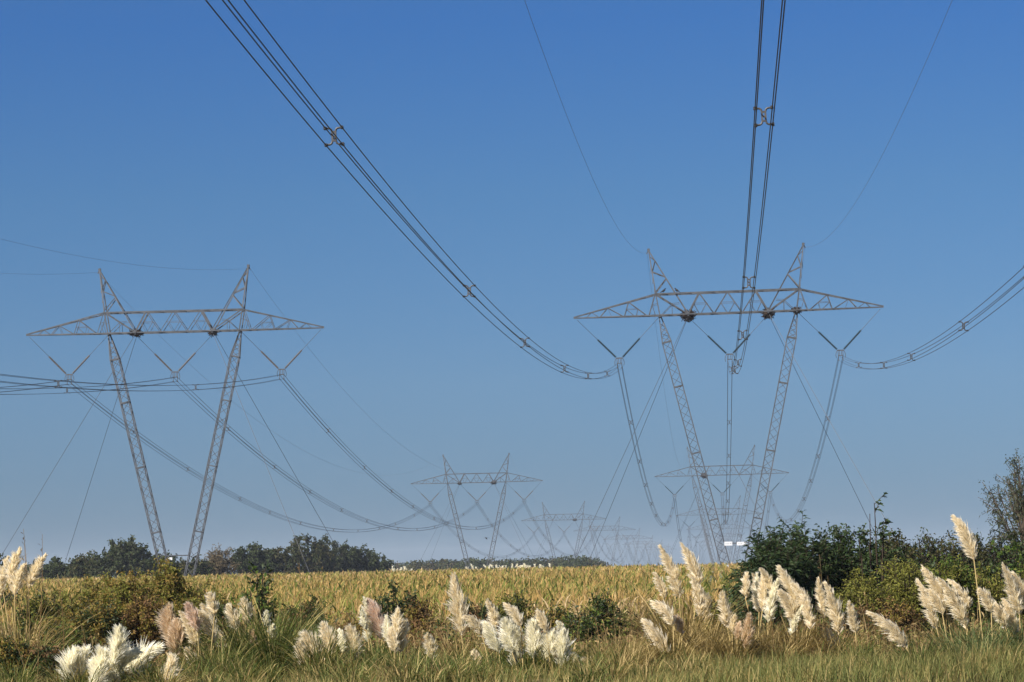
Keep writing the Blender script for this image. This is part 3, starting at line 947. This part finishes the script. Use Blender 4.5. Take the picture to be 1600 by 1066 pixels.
g = Geo()
n = 46000                      # thin dry stems with small side twigs
xs, ys, b = scatter(54, 80, n)
cl = np.sin(xs * 1.3 + 2) * np.sin(xs * .43 + ys * .5) + .4 * np.sin(xs * 3.7 + ys)
h = np.clip(.75 + .28 * cl + rng.normal(0, .14, n), .25, 1.5) * np.interp(ys, [54, 58, 70, 80], [.8, 1.05, 1.25, 1.15])
mi = np.where(rng.uniform(size=n) < np.clip(.25 + .22 * cl, 0, .8), 1, 0)
blades(g, b, h, rng.uniform(0, 2 * np.pi, n), rng.uniform(0, .22, n), rng.uniform(0, .5, n), rng.uniform(.006, .013, n), 4, mi)
for k in range(4):
    f = rng.uniform(.35, .95, n)
    c = b.copy(); c[:, 2] += h * f * .95; c[:, :2] += rng.normal(0, .03, (n, 2))
    d = rng.normal(0, .7, (n, 3)) + [0, 0, .35]
    u = rng.uniform(size=n)
    leaves(g, c, d, rng.uniform(.06, .2, n), rng.uniform(.015, .035, n), np.where(u < .22, 2, mi), .5)
# low leafy weed clumps scattered through the stems
kc = 480
xs, ys, bc = scatter(54, 75, kc)
pxc = xs / ys * F_PX + 1119
sel = (pxc > 330) & (pxc < 1180)
bc, ys = bc[sel], ys[sel]; kc = len(bc)
nl_ = 420
hc = np.repeat(rng.uniform(.6, 1.3, kc) * np.interp(ys, [54, 60, 68, 75], [.8, 1.15, 1.45, 1.4]), nl_); rc = np.repeat(rng.uniform(.3, .75, kc), nl_)
a = rng.uniform(0, 2 * np.pi, kc * nl_); q = np.sqrt(rng.uniform(0, 1, kc * nl_)); t = rng.uniform(0, 1, kc * nl_) ** .8
c = np.repeat(bc, nl_, 0) + np.stack([np.cos(a) * q * rc, np.sin(a) * q * rc, t * hc * (1 - .6 * q ** 2) * (.8 + .2 * np.sin(a * 3))], 1)
kind = np.repeat(rng.choice([3, 4, 5, 1, 0], kc, p=[.36, .28, .12, .12, .12]), nl_)
leaves(g, c, rng.normal(0, .6, (kc * nl_, 3)) + [0, 0, .4], rng.uniform(.05, .14, kc * nl_), rng.uniform(.018, .045, kc * nl_), kind, .4)
i_ = rng.integers(0, kc * nl_, kc * 26)
foot = np.repeat(bc, nl_, 0)[i_]
g.bars(foot + (c[i_] - foot) * [.25, .25, 0], c[i_], .009, np.repeat(np.where(kind[i_] == 1, 1, 0), 6))
tag(g.build('dry_weeds', [M['weed'], M['grass_dry'], M['weed_leaf'], M['russet_leaf'], M['dark_leaf'], M['olive_leaf']]), 'dense dry brown and straw weeds between the verge and the maize', 'weeds', kind='stuff')

g = Geo()
n = 11000                       # broad green leaves at the foot of the maize
xs, ys, b = scatter(73, 80, n)
cl = np.sin(xs * .55 + 1) + .5 * np.sin(xs * 1.7)
b[:, 2] += .3
keep = rng.uniform(size=n) < np.clip(.35 + .4 * cl, .04, 1)
b = b[keep]; n = len(b)
blades(g, b, rng.uniform(.6, 1.35, n), rng.uniform(0, 2 * np.pi, n), rng.uniform(0, .4, n), rng.uniform(.4, 1.8, n), rng.uniform(.03, .055, n), 5, 0)
tag(g.build('green_undergrowth', [M['weed_leaf']]), 'broad green leaves in front of the first maize rows', 'undergrowth', kind='stuff')

g = Geo()
for px, D, yt in [(44, 52, 826), (52, 52, 835), (36, 52, 850), (96, 50, 905), (45, 48, 985), (52, 48, 978), (132, 49, 975), (462, 58, 880), (500, 58, 885), (498, 56, 940), (1278, 53, 868), (1285, 54, 900), (445, 60, 905), (548, 60, 900),
                  (1200, 50, 960), (1352, 53, 940), (1348, 53, 925), (930, 50, 965), (700, 52, 985), (985, 56, 905), (1018, 57, 893), (1262, 51, 965), (1330, 51, 950), (1420, 50, 985)]:
    bb, h = top_h(px, yt, D)
    bb = np.array(bb)
    t = np.linspace(0, 1, 7)[:, None]
    end = bb + [rng.normal(0, .12), rng.normal(0, .1), h]
    pts = bb * (1 - t) + end * t + np.array([.05, 0, 0]) * np.sin(t * 3)
    g.tube(pts, np.linspace(.008, .003, 7), 5)
    k = 16
    f = rng.uniform(.6, 1, k)
    c = bb + (end - bb) * f[:, None]
    leaves(g, c, rng.normal(0, .4, (k, 3)) + [0, 0, .8], rng.uniform(.04, .14, k), rng.uniform(.006, .014, k), 0, .2)
tag(g.build('dry_stalks', [M['weed']]), 'thin dry stalks standing above the weeds', 'weeds', kind='stuff')


# ------------------------------------------------------------------ pampas grass
def plume(parent, org, B, T, wid, mat, foot, seed):
    """feathery plume from its base B to its tip T, its stem running down to foot"""
    r = np.random.default_rng(seed)
    B = np.asarray(B); T = np.asarray(T)
    ax = T - B; L = np.linalg.norm(ax)
    sd = unit(B - foot)
    ctl = B + unit(sd * .75 + ax / L * .65) * L * .52
    ctl = ctl + np.array([.0, 0, .03 * L])
    bez = lambda t: (B * (1 - t) ** 2 + 2 * ctl * t * (1 - t) + T * t ** 2)
    nb = int(40 + 46 * L)
    s = np.linspace(.0, .93, nb) ** .95
    prof = np.interp(s, [0, .12, .32, .55, .8, .93], [.55, .9, 1.0, .82, .5, .28])
    nh = 20
    S = np.repeat(s, nh); pr = np.repeat(prof, nh)
    N = len(S)
    lax = 1.0 if mat != 'white' else .35
    az = np.repeat(r.uniform(0, 2 * np.pi, nb), nh) + r.normal(0, .5, N)
    p = bez(S[:, None]); tg = unit(bez(np.minimum(S + .02, 1.02)[:, None]) - bez((S - .02)[:, None]))
    u = unit(np.cross(tg, np.array([0, 1.0, .01]))); v = np.cross(tg, u)
    rad = u * np.cos(az)[:, None] + v * np.sin(az)[:, None]
    hl = np.repeat(r.uniform(.75, 1.2, nb), nh) * (wid * 1.75 * pr + .035) * r.uniform(.6, 1.2, N)
    al = np.interp(S, [0, .93], [.62, .2]) * r.uniform(.75, 1.3, N)
    d0 = unit(tg * np.cos(al)[:, None] + rad * np.sin(al)[:, None])
    wind = np.array([-.22, 0, -.34]) * lax
    p1 = p + d0 * (hl * .45)[:, None]
    d1 = unit(d0 + wind * r.uniform(.2, .7, N)[:, None])
    p2 = p1 + d1 * (hl * .32)[:, None]
    d2 = unit(d1 + wind * r.uniform(.4, 1.1, N)[:, None])
    p3 = p2 + d2 * (hl * .25)[:, None]
    C = np.stack([p, p1, p2, p3], 1)
    side = unit(np.cross(d0, unit(r.normal(size=(N, 3)))))
    w = r.uniform(.004, .0075, N)
    W = side[:, None] * (w[:, None] * np.array([.5, 1, .8, .2])[None])[..., None]
    g = Geo().ribbons(C, W)
    o = g.build('plume', M[mat], parent, org)
    t = np.linspace(0, 1, 8)[:, None]
    m_ = (B + foot) / 2 + np.array([(B[0] - foot[0]) * -.12, 0, .04])
    st = foot * (1 - t) ** 2 + 2 * m_ * t * (1 - t) + B * t ** 2
    tip = bez(np.linspace(.03, .9, 6)[:, None])
    allp = np.concatenate([st, tip])
    Geo().tube(allp, np.concatenate([np.linspace(.011, .008, 8), np.linspace(.007, .003, 6)]), 5).build('stem', M['straw_stem'], o, org)
    return o


PG = 'pampas grass clumps along the verge'
_pc = [0]


def pampas(px, D, plumes, blade, nbl, Lb, label, spread=.25, bend=1.2):
    global rng
    _pc[0] += 1
    seed = 900 + _pc[0] * 50
    rng = np.random.default_rng(seed)
    x = gx(px, D); org = np.array([x, D, float(ground(x, D))])
    root = empty('pampas_grass', org, label, 'pampas grass', PG)
    root['kind'] = 'thing'
    g = Geo()
    a = rng.uniform(0, 2 * np.pi, nbl); rr = spread * np.sqrt(rng.uniform(0, 1, nbl))
    b = org + np.stack([rr * np.cos(a), rr * np.sin(a), 0 * a - .03], 1)
    az = a + rng.normal(0, .5, nbl)
    blades(g, b, Lb * (1.12 if Lb > 1.4 else .92) * rng.uniform(.45, 1.1, nbl), az, rng.uniform(0, .3, nbl) + rr / spread * .3, rng.uniform(.35, 1, nbl) ** 1.3 * bend * 1.5, rng.uniform(.008, .019, nbl), 7, 0)
    g.build('blades', M[blade], root, org)
    for i, (tx, ty, bx, by, wpx, mat) in enumerate(plumes):
        dd = D + rng.uniform(-.35, .35)
        T = P(tx, ty, dd + rng.uniform(-.12, .05)); B = P(bx, by, dd)
        fx = x + (B[0] - x) * .45 + rng.normal(0, .04)
        foot = np.array([fx, dd, float(ground(fx, dd))])
        plume(root, org, B, T, wpx * D / F_PX * .56, 'plume_' + mat, foot, seed + i)
    return root


W_, C_, T_, K_ = 'white', 'cream', 'tan', 'pink'
pampas(28, 53, [(31, 860, 15, 916, 17, C_), (38, 884, 23, 932, 16, C_), (71, 868, 45, 920, 15, C_), (2, 904, 0, 936, 14, C_), (12, 872, 4, 920, 12, C_)], 'pampas_blade_dry', 420, 1.7, 'pampas clump at the far left edge with slanting cream plumes against the trees')
pampas(128, 45.5, [(119, 1018, 110, 1074, 27, W_), (134, 1017, 127, 1077, 30, W_), (158, 1017, 142, 1078, 30, W_), (186, 982, 174, 1044, 27, W_), (145, 1036, 138, 1084, 28, W_)], 'pampas_blade', 200, .7, 'pampas clump with big white fluffy plumes cut by the bottom left edge')
pampas(215, 45.8, [(216, 1018, 182, 1070, 30, W_), (252, 1012, 206, 1076, 36, W_), (268, 1028, 234, 1085, 30, C_), (234, 1042, 200, 1090, 32, W_), (198, 1040, 180, 1085, 26, W_)], 'pampas_blade', 260, .9, 'pampas clump of bowed white plumes bending right at the bottom edge')
pampas(318, 50, [(266, 949, 268, 1005, 24, T_), (277, 972, 284, 1010, 18, T_), (283, 957, 308, 1012, 17, C_), (293, 946, 309, 988, 17, K_), (318, 947, 334, 983, 15, C_), (312, 958, 335, 1005, 20, C_), (328, 931, 335, 963, 15, C_), (292, 1015, 305, 1046, 12, C_), (272, 985, 278, 1030, 20, T_)],
       'pampas_blade', 420, 1.15, 'pampas clump with tan and cream plumes leaning together below the left-hand pylon')
pampas(382, 51, [(358, 949, 369, 986, 16, C_), (381, 938, 386, 978, 14, C_), (372, 1004, 377, 1032, 12, T_), (384, 1016, 386, 1042, 11, T_), (344, 990, 352, 1018, 12, C_)], 'pampas_blade', 520, 1.55, 'green bladed pampas clump with two small cream plumes below the sapling')
pampas(425, 50.5, [(417, 958, 418, 980, 8, W_), (427, 978, 426, 1000, 8, W_), (397, 987, 400, 1012, 9, T_), (466, 1024, 462, 1044, 9, C_), (443, 1025, 441, 1053, 14, T_), (434, 1050, 439, 1072, 11, T_)], 'pampas_blade', 560, 1.6, 'tall green arching pampas clump with tiny tan plume heads', bend=1.4)
pampas(500, 49, [(479, 994, 493, 1036, 26, C_), (505, 977, 516, 1026, 20, C_), (545, 981, 548, 1036, 22, C_), (508, 1035, 503, 1056, 12, C_), (531, 985, 535, 1020, 10, W_), (470, 1005, 478, 1040, 16, C_)], 'pampas_blade', 520, 1.2, 'pampas clump with loose blurred cream plumes in green blades, left of the pink plume')
pampas(585, 51, [(570, 934, 576, 1004, 11, W_), (577, 941, 597, 1000, 25, K_), (566, 955, 572, 985, 8, W_)], 'pampas_blade', 340, .95, 'pampas clump with a wide pinkish plume beside a thin white one')
pampas(618, 50, [(623, 953, 616, 1020, 18, C_), (604, 965, 608, 1010, 12, W_), (633, 973, 625, 1020, 18, C_), (612, 985, 618, 1022, 14, C_)], 'pampas_blade', 300, .8, 'pampas clump with frayed cream plumes just right of the pinkish plume')
pampas(680, 49, [(668, 993, 677, 1032, 13, C_)], 'pampas_blade', 260, .7, 'pampas clump with one small lone cream plume left of the tall centre plume')
pampas(716, 53, [(710, 899, 721, 994, 26, C_)], 'pampas_blade_dry', 240, .9, 'pampas clump with a single tall broad plume in the middle')
pampas(768, 50.5, [(728, 965, 753, 991, 14, C_), (763, 940, 776, 983, 13, C_), (757, 975, 780, 1022, 22, W_), (742, 1020, 752, 1040, 10, C_)], 'pampas_blade', 260, .8, 'pampas clump left of the white plume cluster with one plume bent far left')
pampas(822, 48.5, [(790, 971, 801, 1022, 23, W_), (804, 981, 812, 1030, 22, W_), (832, 974, 834, 1030, 23, W_), (850, 996, 849, 1040, 20, W_), (790, 945, 814, 980, 13, C_), (803, 1020, 807, 1045, 10, W_)], 'pampas_blade', 300, .75, 'pampas clump forming the left half of the bright white plume cluster')
pampas(872, 48.5, [(863, 989, 860, 1034, 20, W_), (841, 956, 854, 990, 12, C_), (879, 990, 877, 1046, 25, W_), (873, 974, 882, 1000, 9, W_), (896, 1024, 898, 1052, 13, W_), (911, 1030, 919, 1050, 10, C_)], 'pampas_blade', 300, .75, 'pampas clump forming the right half of the bright white plume cluster')
pampas(1062, 50.5, [(1032, 852, 1061, 936, 18, C_), (1065, 850, 1091, 922, 17, C_), (1092, 917, 1102, 972, 17, C_), (1024, 897, 1039, 936, 11, C_), (1084, 905, 1094, 965, 14, C_)], 'pampas_blade_dry', 560, 1.6, 'pampas clump with the two tallest slanting plumes left of the feathery bush')
pampas(1046, 48.5, [(1021, 942, 1052, 978, 17, C_), (1007, 970, 1045, 1026, 20, C_), (1056, 965, 1066, 992, 11, T_)], 'pampas_blade_dry', 340, .95, 'dry pampas clump with low plumes leaning left')
pampas(1142, 49.5, [(1129, 926, 1137, 982, 15, C_), (1149, 963, 1144, 992, 9, C_), (1170, 962, 1164, 1015, 16, T_), (1156, 975, 1152, 1000, 8, T_)], 'pampas_blade_dry', 300, 1.0, 'dry pampas clump with three short upright plumes left of the dense plume row')
pampas(1188, 51.5, [(1167, 897, 1165, 936, 10, C_), (1177, 897, 1186, 958, 13, C_), (1184, 898, 1187, 955, 12, W_), (1193, 895, 1191, 955, 13, C_), (1189, 889, 1206, 930, 10, C_), (1216, 906, 1200, 974, 15, W_)], 'pampas_blade_dry', 340, 1.2, 'pampas clump with dense upright cream plumes in front of the feathery bush')
pampas(1240, 51, [(1217, 886, 1244, 955, 18, C_), (1219, 925, 1243, 972, 18, C_), (1240, 913, 1262, 962, 16, C_), (1257, 945, 1236, 993, 9, W_), (1252, 930, 1267, 984, 13, C_)], 'pampas_blade_dry', 380, 1.1, 'pampas clump of curved streaked plumes right of the dense upright row')
pampas(1300, 51, [(1279, 905, 1287, 968, 12, C_), (1290, 911, 1311, 993, 19, C_), (1294, 986, 1309, 1022, 13, C_)], 'pampas_blade_dry', 300, 1.0, 'pampas clump with a pair of tall plumes against the dark bush')
pampas(1337, 50, [(1327, 942, 1337, 990, 13, C_)], 'pampas_blade', 220, .8, 'pampas clump with one slim upright plume right of the pair')
pampas(1432, 48, [(1357, 957, 1417, 1014, 18, C_)], 'pampas_blade', 260, .9, 'pampas clump with a single plume arching far left')
pampas(1492, 49.5, [(1433, 906, 1464, 983, 16, C_), (1442, 887, 1479, 955, 18, C_), (1449, 922, 1473, 962, 14, C_), (1467, 904, 1510, 983, 20, C_), (1483, 907, 1514, 952, 13, C_)], 'pampas_blade_blue', 420, 1.2, 'pampas clump with five parallel leaning plumes left of the tallest stem')
pampas(1546, 49, [(1490, 806, 1522, 876, 19, C_), (1531, 923, 1549, 958, 15, C_)], 'pampas_blade_blue', 420, 1.15, 'pampas clump bearing the tallest plume of all on a long bare stem')
pampas(1588, 49.5, [(1551, 943, 1572, 983, 15, C_), (1567, 882, 1593, 962, 18, C_), (1584, 896, 1608, 958, 16, C_), (1569, 938, 1589, 996, 16, C_), (1600, 925, 1622, 985, 16, C_)], 'pampas_blade_blue', 460, 1.2, 'pampas clump at the right edge with leaning plumes and blue green blades')
# extra green tussocks without plumes
for i, (px, D, n, L, bl, lab) in enumerate([
        (60, 50.5, 380, 1.3, 'pampas_blade', 'green arching tussock right of the far left plumes'), (455, 53, 420, 1.5, 'pampas_blade', 'tall green tussock behind the loose cream plumes'),
        (560, 48, 300, .75, 'pampas_blade', 'low green tussock in front of the pinkish plume'), (645, 47.5, 320, .7, 'pampas_blade', 'low dark green tussock below the frayed plumes'),
        (720, 47.5, 320, .75, 'pampas_blade', 'low green tussock under the tall centre plume'), (945, 49, 240, .8, 'pampas_blade_dry', 'dry tussock below the dark bush right of centre'),
        (985, 48, 260, .8, 'pampas_blade_dry', 'dry tussock left of the low leaning plumes'), (1100, 49.5, 380, 1.2, 'pampas_blade_dry', 'dry tussock right under the tallest slanting plumes'),
        (345, 48.5, 380, .95, 'pampas_blade', 'green tussock below the tan plume group'), (20, 47, 260, .8, 'pampas_blade', 'green tussock in the bottom left corner'),
        (1215, 49.5, 320, .75, 'pampas_blade_dry', 'dry straw tussock under the curved streaked plumes'), (1520, 48, 320, 1.0, 'pampas_blade_blue', 'blue green tussock at the foot of the tallest plume')]):
    rng = np.random.default_rng(2000 + i)
    x = gx(px, D); org = np.array([x, D, float(ground(x, D))])
    g = Geo()
    a = rng.uniform(0, 2 * np.pi, n); rr = .22 * np.sqrt(rng.uniform(0, 1, n))
    b = org + np.stack([rr * np.cos(a), rr * np.sin(a), 0 * a - .03], 1)
    blades(g, b, L * rng.uniform(.4, 1.1, n), a + rng.normal(0, .5, n), rng.uniform(0, .5, n), rng.uniform(.5, 2.0, n), rng.uniform(.006, .013, n), 7, 0)
    tag(g.build('grass_tussock', M[bl], None, org), lab, 'tussock', 'tussocks without plumes', 'thing')

# small plumes at the far edge of the maize
for i, (px, D, n, wpx, lab) in enumerate([(628, 400, 9, 34, 'far pampas clump on the maize edge left of the second left-hand pylon'), (738, 395, 5, 20, 'far pampas clump at the left foot of the second left-hand pylon'),
                                          (768, 395, 4, 22, 'far pampas clump between the feet of the second left-hand pylon'), (800, 400, 9, 44, 'far pampas clump right of the second left-hand pylon'),
                                          (822, 400, 5, 22, 'far pampas clump on the maize edge, short of the wood end'), (848, 405, 5, 26, 'far pampas clump nearest the right end of the wood')]):
    rng = np.random.default_rng(3000 + i)
    x = gx(px, D); org = np.array([x, D, float(ground(x, D))])
    root = empty('pampas_grass', org, lab, 'pampas grass', 'far pampas clumps beyond the maize')
    root['kind'] = 'thing'
    g = Geo()
    k = 200
    a = rng.uniform(0, 2 * np.pi, k)
    b = org + np.stack([rng.uniform(-.5, .5, k) * wpx * D / F_PX, rng.uniform(-.4, .4, k), 0 * a], 1)
    blades(g, b, rng.uniform(1.2, 2.3, k), a, rng.uniform(0, .3, k), rng.uniform(.2, 1.2, k), np.full(k, .04), 5)
    g.build('blades', M['pampas_blade_dry'], root, org)
    for j in range(n):
        bx = x + (j + .5 - n / 2) / n * wpx * D / F_PX + rng.normal(0, .1)
        z0 = org[2] + 2.05 + rng.uniform(-.1, .35)
        B = np.array([bx, D, z0]); T = B + [rng.normal(-.12, .2), 0, rng.uniform(.45, .75)]
        s = np.linspace(0, 1, 14)
        kk = 60
        t = rng.uniform(0, .95, kk); aa = rng.uniform(0, 2 * np.pi, kk)
        p = B + (T - B) * t[:, None]
        d = unit(np.stack([np.cos(aa) * .5 - .2, np.sin(aa) * .5, .6 + 0 * aa], 1))
        gg = Geo()
        leaves(gg, p, d, rng.uniform(.18, .32, kk), rng.uniform(.04, .07, kk), 0, .2)
        gg.bars([(bx, D, org[2])], [tuple(B)], .02)
        gg.build('plume', M['plume_white'], root, org)

# ------------------------------------------------------------------ air
HAZE = .0001
bpy_me = bpy.data.meshes.new('haze')
x0, x1, y0, y1, z0, z1 = -1650, 1650, -300, 5300, -10.5, 42
vs = [(x, y, z) for z in (z0, z1) for y in (y0, y1) for x in (x0, x1)]
bpy_me.from_pydata(vs, [], [(0, 2, 3, 1), (4, 5, 7, 6), (0, 1, 5, 4), (2, 6, 7, 3), (0, 4, 6, 2), (1, 3, 7, 5)])
hz = bpy.data.objects.new('haze', bpy_me); COL.objects.link(hz)
mt, nt, out = new_mat('thin_haze')
pv = nt.nodes.new('ShaderNodeVolumePrincipled')
pv.inputs['Color'].default_value = (.80, .88, 1.0, 1)
pv.inputs['Density'].default_value = HAZE
pv.inputs['Anisotropy'].default_value = 0.0
nt.links.new(pv.outputs[0], out.inputs['Volume'])
bpy_me.materials.append(mt)
tag(hz, kind='stuff')

# ------------------------------------------------------------------ sun and sky
SUN_AZ, SUN_EL = RAD(226), RAD(38)          # azimuth clockwise from +Y
sd = Vector((math.sin(SUN_AZ) * math.cos(SUN_EL), math.cos(SUN_AZ) * math.cos(SUN_EL), math.sin(SUN_EL)))
sun = bpy.data.lights.new('sun', 'SUN')
sun.energy = 5.0; sun.angle = RAD(.53); sun.color = (1, .95, .87)
so = bpy.data.objects.new('sun', sun); COL.objects.link(so)
so.rotation_euler = sd.to_track_quat('Z', 'Y').to_euler()

w = bpy.data.worlds.new('World'); SC.world = w; w.use_nodes = True
nt = w.node_tree
bg = nt.nodes['Background']
sky = nt.nodes.new('ShaderNodeTexSky')
sky.sky_type = 'NISHITA'; sky.sun_disc = False
sky.sun_elevation = SUN_EL; sky.sun_rotation = SUN_AZ
sky.altitude = 0; sky.air_density = 1.0; sky.dust_density = .3; sky.ozone_density = 4.0
tc = nt.nodes.new('ShaderNodeTexCoord')
sx = nt.nodes.new('ShaderNodeSeparateXYZ')
nt.links.new(tc.outputs['Generated'], sx.inputs[0])
mr = nt.nodes.new('ShaderNodeMapRange')
mr.inputs[1].default_value = -.05; mr.inputs[2].default_value = .45
nt.links.new(sx.outputs[2], mr.inputs[0])
rp = nt.nodes.new('ShaderNodeValToRGB')
nt.links.new(mr.outputs[0], rp.inputs[0])
# deep blue clear autumn air: how much of each colour the sky keeps, by height above the horizon
KEEP = [(.0, (.139, .228, .412)), (.12, (.139, .228, .412)), (.22, (.193, .282, .437)), (.34, (.172, .286, .434)), (.45, (.134, .268, .47)), (.8, (.36, .40, .46)), (1, (.36, .40, .46))]
el = rp.color_ramp.elements
while len(el) < len(KEEP): el.new(.5)
for e, (p_, c_) in zip(el, KEEP):
    e.position = p_; e.color = (*c_, 1)
mu = nt.nodes.new('ShaderNodeMixRGB'); mu.blend_type = 'MULTIPLY'; mu.inputs[0].default_value = 1
nt.links.new(sky.outputs[0], mu.inputs[1]); nt.links.new(rp.outputs[0], mu.inputs[2])
nt.links.new(mu.outputs[0], bg.inputs[0])
bg.inputs[1].default_value = .09

SC.view_settings.view_transform = 'Standard'
SC.view_settings.look = 'None'
SC.view_settings.exposure = .9
SC.view_settings.gamma = 1
SC.cycles.use_denoising = True
SC.render.filter_size = 1.05
SC.cycles.max_bounces = 6
SC.cycles.transparent_max_bounces = 8
SC.cycles.volume_bounces = 0
